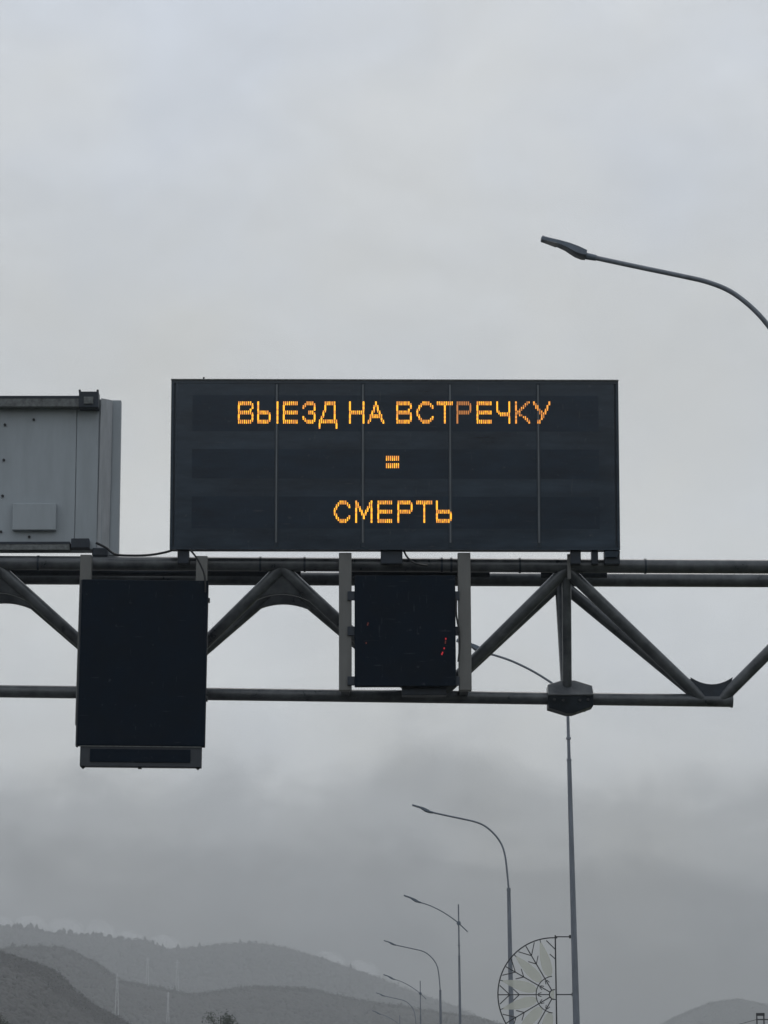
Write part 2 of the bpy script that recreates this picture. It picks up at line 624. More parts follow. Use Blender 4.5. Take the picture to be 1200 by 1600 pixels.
COL.objects.link(mo)
tag(mo, 'white wisps of mist along the crest of the farthest ridge', 'mist', kind='stuff')

# ------------------------------------------------------------------ gantry
YF, YB, YL = 33.0, 34.04, 33.52
gan = thing('sign_gantry', 'dark steel tube truss gantry spanning the road and carrying the signs', 'gantry', (6.6, YL, 0))


def on(line, px, Y):
    (x0, y0), (x1, y1) = line
    return P(px, y0 + (y1 - y0) * (px - x0) / (x1 - x0), Y)


LF, LB, LL = ((0, 879.5), (1200, 885.5)), ((0, 902.5), (1200, 907)), ((0, 1080), (1143, 1095))
x_left = -15.5
x_right = 7.2


def chord(line, Y, a, b, r, name):
    p, q = on(line, 100, Y), on(line, 1100, Y)
    s = (q - p) / (q.x - p.x)
    A = p + s * (a - p.x)
    B = p + s * (b - p.x)
    MB().tube([A, B], r, 20).build(name, M['steel'], gan, smooth=True)
    return lambda x: p + s * (x - p.x)


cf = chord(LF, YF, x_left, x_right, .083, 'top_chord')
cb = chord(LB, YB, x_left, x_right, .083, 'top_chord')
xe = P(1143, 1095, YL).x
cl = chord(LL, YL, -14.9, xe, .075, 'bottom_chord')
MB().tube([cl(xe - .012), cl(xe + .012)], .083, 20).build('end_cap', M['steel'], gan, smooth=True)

for pa_, pb_ in ((-900, 470), (545, 765), (845, 948)):
    a_, b_ = P(pa_, 893 + pa_ * .004, 33.5), P(pb_, 893 + pb_ * .004, 33.5)
    MB().tube([a_, b_], .05, 12).build('conduit', M['steel_dark'], gan, smooth=True)
period = P(885, 890, YF).x - P(440, 890, YF).x
xt0 = P(440, 890, YF).x
tops = [xt0 + period * k for k in range(-4, 3)]
bots = [xt0 + period * (k - .5) + .06 for k in range(-4, 3)]
DR_ = .070
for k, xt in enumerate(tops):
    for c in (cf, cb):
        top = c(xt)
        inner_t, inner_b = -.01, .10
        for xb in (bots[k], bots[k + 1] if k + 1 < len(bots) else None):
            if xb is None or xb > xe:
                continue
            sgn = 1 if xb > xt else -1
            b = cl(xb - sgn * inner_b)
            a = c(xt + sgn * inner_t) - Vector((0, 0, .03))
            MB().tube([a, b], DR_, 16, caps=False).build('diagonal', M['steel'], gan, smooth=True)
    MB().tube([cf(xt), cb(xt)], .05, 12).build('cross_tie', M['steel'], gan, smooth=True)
    # arched gusset between the two diagonals
    if k != 5:
        for c in (cf, cb):
            p = c(xt)
            w, low, apex = .40, .455, .335
            poly = [(-.10, .10), (.10, .10), (w, low)]
            for j in range(1, 14):
                u = 1 - 2 * j / 14
                poly.append((u * w, apex + (low - apex) * u * u))
            poly.append((-w, low))
            n_ = len(poly)
            hgt = p.z - cl(xt).z
            vv = []
            for off in (-.035, .035):
                vv += [(p.x + x, p.y + (YL - p.y) * d / hgt + off, p.z - d) for x, d in poly]
            ff = [tuple(range(n_)), tuple(range(2 * n_ - 1, n_ - 1, -1))] + [(i, i + n_, (i + 1) % n_ + n_, (i + 1) % n_) for i in range(n_)]
            MB().add(vv, ff).build('gusset_plate', M['steel'], gan, bevel=.015)
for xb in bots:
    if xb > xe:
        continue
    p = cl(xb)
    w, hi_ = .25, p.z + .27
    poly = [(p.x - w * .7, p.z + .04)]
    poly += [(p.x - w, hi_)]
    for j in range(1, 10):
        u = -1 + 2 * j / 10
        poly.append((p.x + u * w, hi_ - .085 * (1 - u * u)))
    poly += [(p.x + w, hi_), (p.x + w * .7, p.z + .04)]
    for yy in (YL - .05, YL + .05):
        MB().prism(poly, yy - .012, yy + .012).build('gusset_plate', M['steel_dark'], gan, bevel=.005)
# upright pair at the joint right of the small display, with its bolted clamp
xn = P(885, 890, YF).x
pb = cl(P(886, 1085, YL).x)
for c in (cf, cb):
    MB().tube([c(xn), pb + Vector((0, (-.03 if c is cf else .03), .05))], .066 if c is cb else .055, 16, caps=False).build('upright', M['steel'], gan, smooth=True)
w0 = mpp(YL)
pcx, pcz = pb.x + 4 * w0, pb.z
hexo = [(-35, 21), (-12, 29), (8, 29), (35, 19), (36, -14), (4, -25), (-6, -25), (-35, -16)]
def wedge(pts, name, m_):
    # (x, z, y of front face) outline, a flat back
    n_ = len(pts)
    vv = [(pcx + x * w0, YL - y, pcz + z * w0) for x, z, y in pts] + [(pcx + x * w0, YL + .16, pcz + z * w0) for x, z, y in pts]
    ff = [tuple(range(n_)), tuple(range(2 * n_ - 1, n_ - 1, -1))] + [(i, i + n_, (i + 1) % n_ + n_, (i + 1) % n_) for i in range(n_)]
    return MB().add(vv, ff).build(name, m_, gan, bevel=.01)


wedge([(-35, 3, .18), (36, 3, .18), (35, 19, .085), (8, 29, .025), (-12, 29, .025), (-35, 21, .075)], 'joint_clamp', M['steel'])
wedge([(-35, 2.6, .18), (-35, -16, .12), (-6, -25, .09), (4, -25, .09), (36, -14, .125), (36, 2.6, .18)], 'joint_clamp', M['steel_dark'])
MB().box((pcx - 35.5 * w0, YL - .20, pcz + 1.2 * w0), (pcx + 36 * w0, YL - .17, pcz + 4.6 * w0)).build('clamp_lip', M['steel'], gan, bevel=.006)
for a, b in ((-26, -5), (-12, -6), (14, -6), (27, -5)):
    c = Vector((pcx + a * w0, YL - .17, pcz + b * w0))
    MB().tube([c, c + Vector((0, -.025, 0))], .018, 6).build('bolt', M['bolt'], gan)
p0, p1 = P(886, 866, YF - .1), P(892, 905, YF - .1)
MB().box((p0.x, YF - .115, p1.z), (p1.x, YF - .09, p0.z)).build('strap_plate', M['post'], gan, bevel=.005)
for px in (407, 476, 690, 705, 812, 1008, -60, 60):
    p = cf(P(px, 880, YF).x)
    MB().tube([p - Vector((.012, 0, 0)), p + Vector((.012, 0, 0))], .090, 20).build('collar', M['steel_dark'], gan, smooth=True)
for xc in (x_right - .25, x_left + .25):
    MB().box((xc - .17, YF - .2, 0), (xc + .17, YB + .2, cf(xc).z - .05)).build('column', M['post'], gan, bevel=.03)
    MB().box((xc - .5, YF - .5, 0), (xc + .5, YB + .5, .3)).build('column_base', M['kerb'], gan, bevel=.03)

# ------------------------------------------------------------------ big message sign
TILT = R(4.0)
YV = 32.76
pbl, pbr = P(265, 858.5, YV), P(969, 859.5, YV)
vw = pbr.x - pbl.x
base = Vector(((pbl.x + pbr.x) / 2, YV, (pbl.z + pbr.z) / 2))
lean_v = math.atan2(pbr.z - pbl.z, vw)
rotv = Matrix.Rotation(-lean_v, 4, 'Y') @ Matrix.Rotation(TILT, 4, 'X')
vms = thing('message_sign', 'wide black electronic message sign with three lines of amber lettering', 'sign', base, rot=rotv)
VM = vms.matrix_world.copy()
VI = VM.inverted()


def vloc(px, py):
    """photo pixel -> (x, z) on the sign's face"""
    d = VI.to_3x3() @ ray(px, py)
    o = VI @ CAM
    q = o + d * (-o.y / d.y)
    return q.x, q.z


class LB_(MB):
    """geometry in the sign's own space"""
    def build(s, name, mats, parent, **kw):
        o = super().build(name, mats, None, **kw)
        o.parent = parent
        return o


vh = vloc(615, 595)[1]
hw = vw / 2
LB_().box((-hw, .012, 0), (hw, .20, vh)).build('housing', M['frame'], vms, bevel=.012)
# raised rim round the modules
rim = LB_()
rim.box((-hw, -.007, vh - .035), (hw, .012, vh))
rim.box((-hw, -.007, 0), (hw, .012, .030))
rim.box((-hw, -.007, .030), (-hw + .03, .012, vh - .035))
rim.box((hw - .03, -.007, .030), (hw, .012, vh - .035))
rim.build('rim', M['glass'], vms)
seams = [vloc(x, 725)[0] for x in (432, 567, 703.5, 841.5)]
edges = [-hw + .03] + seams + [hw - .03]
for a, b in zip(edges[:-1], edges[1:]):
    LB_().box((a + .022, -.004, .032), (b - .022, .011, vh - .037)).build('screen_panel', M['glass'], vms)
# the three rows of LED matrix let into each module, a shade duller than the glass
lim = vloc(300, 725)[0], vloc(936, 725)[0]
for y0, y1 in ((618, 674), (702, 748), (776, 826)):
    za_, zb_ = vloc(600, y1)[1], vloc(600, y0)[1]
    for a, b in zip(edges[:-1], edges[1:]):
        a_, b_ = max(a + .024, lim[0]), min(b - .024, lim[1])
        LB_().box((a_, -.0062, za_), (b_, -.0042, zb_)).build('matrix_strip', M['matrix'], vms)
z_s = vloc(600, 848)[1], vloc(600, 601)[1]
for s_ in seams:
    LB_().box((s_ - .0215, -.002, .035), (s_ + .0215, .0115, vh - .04)).build('joint', M['frame'], vms)
    LB_().box((s_ - .010, -.011, z_s[0]), (s_ + .010, -.002, z_s[1])).build('seam_strip', M['seam'], vms, bevel=.003)
LB_().box((-hw - .004, -.02, vh), (hw + .004, .21, vh + .016)).build('top_visor', M['rail'], vms, bevel=.004)
ax, az = vloc(318, 592)
LB_().tube([(ax, .06, vh), (ax, .06, vh + .05)], .010, 8).build('antenna', M['bolt'], vms)
for px, w in ((286, 9), (612, 17), (900, 8), (930, 5), (957, 12)):
    x = vloc(px, 856)[0]
    LB_().box((x - w * w0, .04, -.16), (x + w * w0, .19, .0)).build('foot_bracket', M['steel_dark'], vms, bevel=.01)
xk = vloc(957, 856)[0]
LB_().prism([(xk - .09, -.01), (xk + .088, -.01), (xk + .088, -.03), (xk + .05, -.085), (xk - .09, -.085)], .0, .19).build('corner_bracket', M['frame'], vms, bevel=.006)

# --- lettering, drawn on a lattice of LED dashes
GL = {
    'В': ["#######.", "########", "#......#", "#......#", "#.....#.", "#######.", "########", "#......#", "#......#", "#......#", "########", "#######."],
    'Ы': ["#.........#", "#.........#", "#.........#", "#.........#", "#.........#", "######....#", "#######...#", "#.....#...#", "#.....#...#", "#.....#...#", "#######...#", "######....#"],
    'Е': ["########", "########", "#.......", "#.......", "#.......", "########", "########", "#.......", "#.......", "#.......", "########", "########"],
    'З': ["..####.", ".######", "##....#", "#.....#", "......#", "...###.", "...####", "......#", "#.....#", "##....#", ".######", "..####."],
    'Д': ["...######.", "...######.", "...#....#.", "...#....#.", "...#....#.", "..##....#.", "..#.....#.", "..#.....#.", ".##.....#.", ".#......#.", "##########", "##########", "#........#", "#........#", "#........#"],
    'Н': ["#......#", "#......#", "#......#", "#......#", "#......#", "########", "########", "#......#", "#......#", "#......#", "#......#", "#......#"],
    'А': ["....#....", "....#....", "...###...", "...#.#...", "...#.#...", "..##.##..", "..#...#..", ".#######.", ".#######.", ".#.....#.", "##.....##", "#.......#"],
    'С': ["...####..", "..######.", ".##....##", ".#......#", "##.......", "#........", "#........", "##.......", ".#......#", ".##....##", "..######.", "...####.."],
    'Т': ["#########", "#########"] + ["....#...."] * 10,
    'Р': ["#######.", "########", "#......#", "#......#", "#......#", "########", "#######.", "#.......", "#.......", "#.......", "#.......", "#......."],
    'Ч': ["#......#", "#......#", "#......#", "#......#", "#......#", "##.....#", ".#######", "..######", ".......#", ".......#", ".......#", ".......#"],
    'К': ["#.....##", "#....##.", "#...##..", "#..##...", "#.##....", "###.....", "###.....", "#.##....", "#...##..", "#....##.", "#.....##", "#......#"],
    'У': ["#.......#", "##......#", ".##....#.", ".##....#.", "..##..##.", "...##.#..", "...####..", "....##...", "....##...", "....#....", "..##.....", "..##....."],
    'М': ["#.......#", "##.....##", "##.....##", "###...###", "#.#...#.#", "#.##.##.#", "#..#.#..#", "#..###..#", "#...#...#", "#...#...#", "#.......#", "#.......#"],
    'Ь': ["#.......", "#.......", "#.......", "#.......", "#.......", "#######.", "########", "#......#", "#......#", "#......#", "########", "#######."],
}
LINES = [
    ('В', 371.8, 396, 627.5, 662, 0), ('Ы', 402, 435, 627.5, 662, 0), ('Е', 442, 465.5, 627.5, 662, 0), ('З', 472.6, 493, 627.5, 662, 0),
    ('Д', 498, 527.3, 627.5, 670, 0), ('Н', 545.3, 569.5, 627.5, 662, 0), ('А', 574.3, 600.5, 627.5, 662, 0),
    ('В', 619, 643.5, 627.5, 662, 0), ('С', 650.5, 677.5, 627.5, 662, 0), ('Т', 682, 708, 627.5, 662, 0), ('Р', 713, 736.5, 627.5, 662, 2),
    ('Е', 744.3, 768.6, 627.5, 662, 0), ('Ч', 775.4, 797.2, 627.5, 662, 0), ('К', 804.6, 828.3, 627.5, 662, 1), ('У', 832.7, 860, 627.5, 662, 1),
    ('С', 521.5, 547.3, 782.4, 817, 0), ('М', 555, 582, 782.4, 817, 0), ('Е', 589.5, 613, 782.4, 817, 0), ('Р', 620.8, 644.7, 782.4, 817, 0),
    ('Т', 650, 675.8, 782.4, 817, 0), ('Ь', 681, 706, 782.4, 817, 0),
]
AMB = [M['amber'], M['amber2'], M['amber3']]


def leds(rows, x0, x1, y0, y1, dim):
    nc, nr = len(rows[0]), len(rows)
    ax_, az_ = vloc(x0, y0)
    bx_, bz_ = vloc(x1, y1)
    pw, ph = (bx_ - ax_) / nc, (az_ - bz_) / nr
    g_ = LB_()
    for r_, row in enumerate(rows):
        for c_, ch in enumerate(row):
            if ch != '#':
                continue
            cx, cz = ax_ + (c_ + .5) * pw, az_ - (r_ + .5) * ph
            # stems read brighter than the long bars, as their dashes close up
            lone = (c_ == 0 or row[c_ - 1] != '#') and (c_ == nc - 1 or row[c_ + 1] != '#')
            w_ = pw * (.43 if lone else .28)
            h_ = ph * .50
            lvl = dim + (random.choice((0, 0, 0, 0, 1)) if lone else random.choice((0, 0, 1, 1, 1)))
            g_.box((cx - w_, -.012, cz - h_), (cx + w_, -.0064, cz + h_), mi=min(2, lvl))
    return g_


for ch, x0, x1, y0, y1, dim in LINES:
    leds(GL[ch], x0, x1, y0, y1, dim).build('letter', AMB, vms)
eq = LB_()
for y0, y1 in ((712.5, 720), (724, 731.6)):
    leds(["#######"] * 2, 602.5, 624, y0, y1, 0).build('equals_bar', AMB, vms)

# ------------------------------------------------------------------ grey sign seen from behind, at the left edge
YG = 33.05
pa, pc = P(-420, 622, YG), P(185, 861, YG)
gs = thing('back_facing_sign', 'grey sign cabinet seen from behind, cut off by the left edge', 'sign', ((pa.x + pc.x) / 2, YG, pc.z))


def gx(px):
    return P(px, 740, YG).x


def gz(py):
    return P(100, py, YG).z


MB().box((gx(-420), YG, gz(858)), (gx(118), YG + .02, gz(625))).build('back_panel', M['grey'], gs, bevel=.004)
MB().box((gx(118.8), YG + .004, gz(858)), (gx(153), YG + .024, gz(625))).build('back_panel', M['grey'], gs, bevel=.004)
MB().box((gx(-420), YG + .03, gz(859)), (gx(160), YG + .20, gz(623))).build('cabinet', M['grey'], gs)
# flanged side: a splayed pale strip and the front frame
MB().add([(gx(153.5), YG - .0, gz(860)), (gx(171), YG + .10, gz(860)), (gx(171), YG + .12, gz(860)), (gx(153.5), YG + .025, gz(860)),
          (gx(156), YG - .0, gz(622)), (gx(173), YG + .10, gz(622)), (gx(173), YG + .12, gz(622)), (gx(156), YG + .025, gz(622))],
         [(0, 1, 5, 4), (1, 2, 6, 5), (2, 3, 7, 6), (3, 0, 4, 7), (0, 3, 2, 1), (4, 5, 6, 7)]).build('side_flange', M['grey_light'], gs, bevel=.003)
MB().box((gx(166), YG + .13, gz(864)), (gx(186), YG + .24, gz(621))).build('front_frame', M['grey'], gs, bevel=.006)
for y0, y1 in ((624, 640), (851, 863)):
    rb = MB()
    rb.box((gx(-420), YG - .14, gz(y1)), (gx(124 if y0 < 700 else 113), YG - .002, gz(y0)))
    rl = rb.build('rail', M['rail'], gs, bevel=.006)
    MB().box((gx(-420), YG - .145, gz(y0 + 3)), (gx(124 if y0 < 700 else 113), YG + .0, gz(y0 - 1))).build('rail_lip', M['steel_dark'], gs, bevel=.003)
cl1 = MB()
cl1.box((gx(123), YG - .17, gz(642)), (gx(154), YG + .01, gz(617)))
clo = cl1.build('clamp', M['steel_dark'], gs, bevel=.01)
MB().box((gx(131), YG - .19, gz(637)), (gx(146), YG - .168, gz(626))).build('clamp_face', M['rail'], gs, bevel=.004)
for px in (124, 152):
    MB().box((gx(px - 1.5), YG - .16, gz(618)), (gx(px + 1.5), YG - .1, gz(614))).build('clamp_bolt', M['bolt'], gs)
MB().box((gx(115), YG - .15, gz(860)), (gx(143), YG + .0, gz(845))).build('clamp', M['steel_dark'], gs, bevel=.008)
MB().box((gx(147), YG - .1, gz(872)), (gx(172), YG + .08, gz(858))).build('foot_bracket', M['steel_dark'], gs, bevel=.02)
MB().box((gx(-60), YG - .1, gz(876)), (gx(-30), YG + .08, gz(858))).build('foot_bracket', M['steel_dark'], gs, bevel=.02)
MB().box((gx(22), YG - .075, gz(830)), (gx(90), YG + .0, gz(788))).build('junction_box', M['grey'], gs, bevel=.01)
for px, py in ((6, 664), (51, 656), (5.5, 719), (5, 775), (4, 831), (48, 839)):
    c = Vector((gx(px), YG, gz(py)))
    MB().tube([c, c + Vector((0, -.02, 0))], .016, 8).build('bolt', M['bolt'], gs)

# ------------------------------------------------------------------ tall unlit display hanging low on the gantry
YD = 32.62


def rect(px0, py0, px1, py1, Y):
    a, b = P(px0, (py0 + py1) / 2, Y), P(px1, (py0 + py1) / 2, Y)
    c, d = P((px0 + px1) / 2, py0, Y), P((px0 + px1) / 2, py1, Y)
    return a.x, b.x, d.z, c.z


xa, xb, za, zb = rect(120, 906, 321, 1165, YD)
tilt_d = Matrix.Rotation(R(-.75), 4, 'Y') if False else Matrix.Rotation(R(.7), 4, 'Y')
tall = thing('lane_display', 'tall unlit black display hanging below the gantry at the left', 'display', ((xa + xb) / 2, YD, za), rot=tilt_d)
hwd, hd = (xb - xa) / 2, zb - za
LB_().box((-hwd + .02, .0, .0), (hwd, .14, hd)).build('screen', M['box'], tall, bevel=.008)
LB_().box((-hwd - .0, .012, -.01), (-hwd + .0195, .15, hd - .004)).build('side_trim', M['visor'], tall, bevel=.003)
lo_h = 32 * w0
LB_().prism([(-hwd + .055, -lo_h), (hwd - .035, -lo_h), (hwd - .035, -.002), (-hwd + .055, -.002)], .02, .15).build('lower_box', M['visor'], tall, bevel=.006)
LB_().box((-hwd + .17, .008, -lo_h + .05), (hwd - .16, .0195, -.04)).build('slot_window', M['box'], tall, bevel=.003)
LB_().box((-hwd + .05, .006, -.014), (hwd - .04, .0195, -.004)).build('lower_lip', M['rail'], tall)
for x in (-hwd + .09, hwd - .075):
    LB_().add([(x - .03, .05, -lo_h), (x + .03, .05, -lo_h), (x + .03, .09, -lo_h), (x - .03, .09, -lo_h), (x, .07, -lo_h - .03)],
              [(0, 1, 2, 3), (0, 4, 1), (1, 4, 2), (2, 4, 3), (3, 4, 0)]).build('drain_nib', M['bolt'], tall)
LB_().box((-.02, .05, -lo_h - .02), (.02, .09, -lo_h)).build('drain_nib', M['bolt'], tall)
for px in (131, 312):
    xx = (P(px, 885, YD + .2).x - (xa + xb) / 2)
    LB_().box((xx - .066, .155, .25), (xx + .066, .265, hd + 43 * w0)).build('hanger_post', M['post'], tall, bevel=.006)
LB_().tube([(hwd + .004, .07, hd - .22), (hwd + .02, .07, hd - .22)], .03, 10).build('hinge', M['bolt'], tall)
LB_().tube([(hwd + .004, .07, .55), (hwd + .02, .07, .55)], .03, 10).build('hinge', M['bolt'], tall)

# ------------------------------------------------------------------ small display between two posts
YS = 32.74
xa, xb, za, zb = rect(554, 899, 712, 1072, YS)
sm = thing('speed_display', 'small square unlit display between two grey posts with faint red dots', 'display', ((xa + xb) / 2, YS, za))
MB().box((xa, YS, za), (xb, YS + .11, zb)).build('screen', M['box'], sm, bevel=.008)
for px0, px1 in ((529.5, 549.5), (716, 736)):
    a, b, _, _ = rect(px0, 865, px1, 1077, YS + .07)
    z1, z0 = P(px0, 864, YS + .07).z, P(px0, 1079, YS + .07).z
    MB().box((a, YS + .05, z0), (b, YS + .165, z1)).build('post', M['post'], sm, bevel=.008)
    MB().box(((a + b) / 2 - .05, YS + .166, z0 + .03), ((a + b) / 2 + .05, YL - .04, z0 + .12)).build('stand_off', M['steel_dark'], sm, bevel=.006)
for px in (548, 715):
    for py in (931, 986, 1064):
        a, b, c, d = rect(px - 5 if px < 600 else px - 4, py - 7, px + 8 if px < 600 else px + 3, py + 7, YS + .03)
        MB().box((a, YS + .02, c), (b, YS + .049, d)).build('bracket', M['steel_dark'], sm, bevel=.004)
a, b, c, d = rect(628, 1071, 698, 1086, YS + .12)
MB().box((a, YS + .112, c), (b, YS + .30, d)).build('lower_bracket', M['steel_dark'], sm, bevel=.008)
pcs = P(634, 995, YS)
rr_ = 62 * w0
for a0, mt, n_ in ((-26, 'red', 2), (-17, 'red', 1), (-9, 'red2', 2), (-3, 'red', 1), (160, 'red2', 2), (189, 'red2', 1)):
    d_ = MB()
    for j in range(n_):
        a = R(a0 + j * 2.2)
        c = Vector((pcs.x + rr_ * math.cos(a), YS, pcs.z + rr_ * math.sin(a)))
        d_.box((c.x - .007, YS - .005, c.z - .010), (c.x + .007, YS - .0005, c.z + .010))
    d_.build('red_led', M[mt], sm)


# ------------------------------------------------------------------ cables
def cable(label, pts, r):
    pts = [Vector(p) for p in pts]
    out = []
    n_ = len(pts)
    for i in range(n_ - 1):
        p0_ = pts[max(0, i - 1)]
        p1_, p2_ = pts[i], pts[i + 1]
        p3_ = pts[min(n_ - 1, i + 2)]
        for k in range(8):
            u = k / 8
            out.append(.5 * ((2 * p1_) + (p2_ - p0_) * u + (2 * p0_ - 5 * p1_ + 4 * p2_ - p3_) * u * u + (3 * p1_ - p0_ - 3 * p2_ + p3_) * u ** 3))
    out.append(pts[-1])
    return tag(MB().tube(out, r, 8).build('cable', M['cable'], smooth=True), label, 'cable')


YC = 32.86
cable('black cable sagging between the grey sign and the message sign', [P(x, y, YC) for x, y in ((150, 848), (166, 856), (180, 866), (205, 868), (235, 867), (262, 862), (280, 855))], .014)
cable('black cable curling down onto the tall unlit display', [P(x, y, 32.60) for x, y in ((296, 858), (306, 870), (315, 886), (320, 902), (321, 925))], .011)
cable('black cable looping beside the small square display', [P(x, y, 32.72) for x, y in ((713, 935), (713, 960), (717, 985), (718, 1010), (716, 1034))], .011)
cable('short black cable dangling under the middle of the message sign', [P(x, y, 32.84) for x, y in ((630, 858), (636, 870), (648, 880), (668, 884))], .011)


# ------------------------------------------------------------------ street lamps
A_ARM = [(-2.239, 2.311), (-1.711, 2.19), (-1.262, 2.09), (-.928, 2.005), (-.651, 1.872), (-.374, 1.618), (-.178, 1.318), (-.084, .974), (-.038, .535), (0, 0)]
B_ARM = [(-1.57, .867), (-1.28, .774), (-1.015, .663), (-.663, .477), (-.31, .244), (0, 0), (.363, -.353)]


def smooth(pts, n_=5):
    out = []
    for i in range(len(pts) - 1):
        p0_, p1_, p2_, p3_ = [Vector((*pts[max(0, min(len(pts) - 1, j))], 0)) for j in (i - 1, i, i + 1, i + 2)]
        for k in range(n_):
            u = k / n_
            q = .5 * ((2 * p1_) + (p2_ - p0_) * u + (2 * p0_ - 5 * p1_ + 4 * p2_ - p3_) * u * u + (3 * p1_ - p0_ - 3 * p2_ + p3_) * u ** 3)
            out.append((q.x, 0, q.y))
    out.append((pts[-1][0], 0, pts[-1][1]))
    return out


HEAD = [(0, .0), (.012, .030), (.10, .022), (.22, .014), (.36, -.005), (.47, -.030), (.575, -.064), (.575, -.135), (.53, -.140), (.45, -.126), (.38, -.098), (.31, -.066), (.22, -.042), (.10, -.026), (.01, -.018)]


def head_mesh():
    """blade-like luminaire: profile swept across its width, narrower at the tip"""
    n_ = len(HEAD)
    v, f = [], []
    for s, k in ((-1, .82), (-.8, 1), (.8, 1), (1, .82)):
        for x, z in HEAD:
            hwid = .085 * (0.72 + .5 * min(1, x / .4))
            v.append((x, s * hwid, (z + .05) * k - .05))
    for j in range(3):
        for i in range(n_):
            f.append((j * n_ + i, j * n_ + (i + 1) % n_, (j + 1) * n_ + (i + 1) % n_, (j + 1) * n_ + i))
    f.append(tuple(range(n_)))
    f.append(tuple(3 * n_ + i for i in range(n_))[::-1])
    return v, f


def lamp(kind, tip_px, D, label, lean=.3):
    tip = P(*tip_px, D)
    if kind == 'A':
        arm, tipm = A_ARM, (-2.834, 2.536)
    else:
        arm, tipm = B_ARM, (-2.25, 1.158)
    jx, jz = tip.x - tipm[0], tip.z - tipm[1]     # joint of arm and pole
    top_lean = math.tan(R(lean))
    root = thing('street_lamp', label, 'street lamp', (jx + jz * top_lean, D, 0), 'street lamps along the right side of the road')
    root.matrix_world = root.matrix_world @ Matrix.Rotation(R(-lean), 4, 'Y')
    H = jz / math.cos(R(lean))

    def B(mb, name, mt, parent=root, **kw):
        o = LB_.build(mb, name, mt, parent, **kw)
        return o
    if kind == 'A':
        mb = LB_().tube([(0, 0, 0), (0, 0, H * .5), (0, 0, H)], [.105, .078, .054], 16)
    else:
        mb = LB_().tube([(0, 0, 0), (0, 0, H - 1.35), (0, 0, H - 1.34), (0, 0, H + .77)], [.085, .044, .034, .028], 16)
    B(mb, 'pole', M['pole'], smooth=True)
    B(LB_().tube([(0, 0, 0), (0, 0, .03), (0, 0, .031), (0, 0, .5)], [.2, .2, .12, .11], 16), 'pole_base', M['pole'], smooth=True)
    a3 = [(x, 0, z + H) for x, _, z in smooth(arm)]
    B(LB_().tube(a3, .029 if kind == 'A' else .024, 12), 'arm', M['pole'], smooth=True)
    if kind == 'A':
        B(LB_().tube([(0, 0, H - .05), (0, 0, H + .04)], [.064, .058], 14), 'collar', M['pole'], smooth=True)
    else:
        B(LB_().tube([(0, -.06, H), (0, .06, H)], .085, 16), 'arm_clamp', M['lamp'], smooth=True)
        for dz in (.9, 1.34):
            B(LB_().tube([(0, 0, H - dz - .02), (0, 0, H - dz + .02)], .052, 12), 'collar', M['pole'], smooth=True)
    # luminaire: axis from its tip to the arm's end
    ex, ez = arm[0]
    v, f = head_mesh()
    L_ = math.hypot(ex - tipm[0], ez - tipm[1])
    ang = math.atan2(tipm[1] - ez, ex - tipm[0])
    k = L_ / .678
    rot_ = Matrix.Rotation(ang - math.atan(.105 / .67), 4, 'Y')
    v = [rot_ @ (Vector(p) * k) + Vector((tipm[0], 0, tipm[1] + H)) for p in v]
    hd_ = LB_()
    hd_.add(v, f)
    ho = B(hd_, 'luminaire', M['lamp'], smooth=True)
    lens_ = [(.06, -.065, -.030), (.20, -.085, -.048), (.20, .085, -.048), (.06, .065, -.030)]
    lens_ += [(x, y, z + .012) for x, y, z in lens_]
    lv = [rot_ @ (Vector(p) * k) + Vector((tipm[0], 0, tipm[1] + H)) for p in lens_]
    lb = LB_()
    lb.add(lv, [(0, 1, 2, 3), (4, 7, 6, 5), (0, 4, 5, 1), (1, 5, 6, 2), (2, 6, 7, 3), (3, 7, 4, 0)])
    B(lb, 'lens', M['lens'], parent=ho)
    n0 = rot_ @ (Vector((.56, 0, -.105)) * k) + Vector((tipm[0], 0, tipm[1] + H))
    e0 = Vector((ex, 0, ez + H))
    B(LB_().tube([n0, n0.lerp(e0, .5), e0 + (e0 - n0).normalized() * .03], [.042, .04, .036], 12), 'neck', M['lamp'], smooth=True)
    return root, H


kA = 31.4 * 1395
kB = 58.6 * 748
lamp('A', (847, 371), 31.4, 'nearest street lamp, its curved arm cut off by the right edge')
lamp_b1, HB1 = lamp('B', (714, 998.5), 58.4, 'street lamp behind the gantry joint, carrying the snowflake decoration', .62)
lamp('A', (645, 1256.5), 85.9, 'curved-arm street lamp standing behind the snowflake decoration', .5)
lamp('B', (631, 1398.5), 119.3, 'street lamp with crossing straight pole and arm, nearer of the two fully clear', .35)
lamp('A', (600, 1469), 147.3, 'curved-arm street lamp between the two lamps with crossing arms', .35)
lamp('B', (599, 1522.5), 178.0, 'smaller street lamp with crossing pole and arm, farther along the row', .2)
lamp('A', (587.5, 1551), 206.0, 'small distant curved-arm street lamp, its head low over the hills', .2)
lamp('B', (581.5, 1579), 238.0, 'farthest street lamp, only its head and arm above the bottom edge', .2)

# ------------------------------------------------------------------ snowflake decoration on the second lamp
DS = 58.6
hub = P(866, 1554, DS)
s = mpp(DS) * 1.0
deco = thing('snowflake_decoration', 'half-round snowflake frame with pale petals fixed to a lamp pole', 'decoration', hub)
Rr = 87 * s


def pol(r, a, y=0.0):
    return hub + Vector((r * math.cos(R(a)), y, r * math.sin(R(a))))


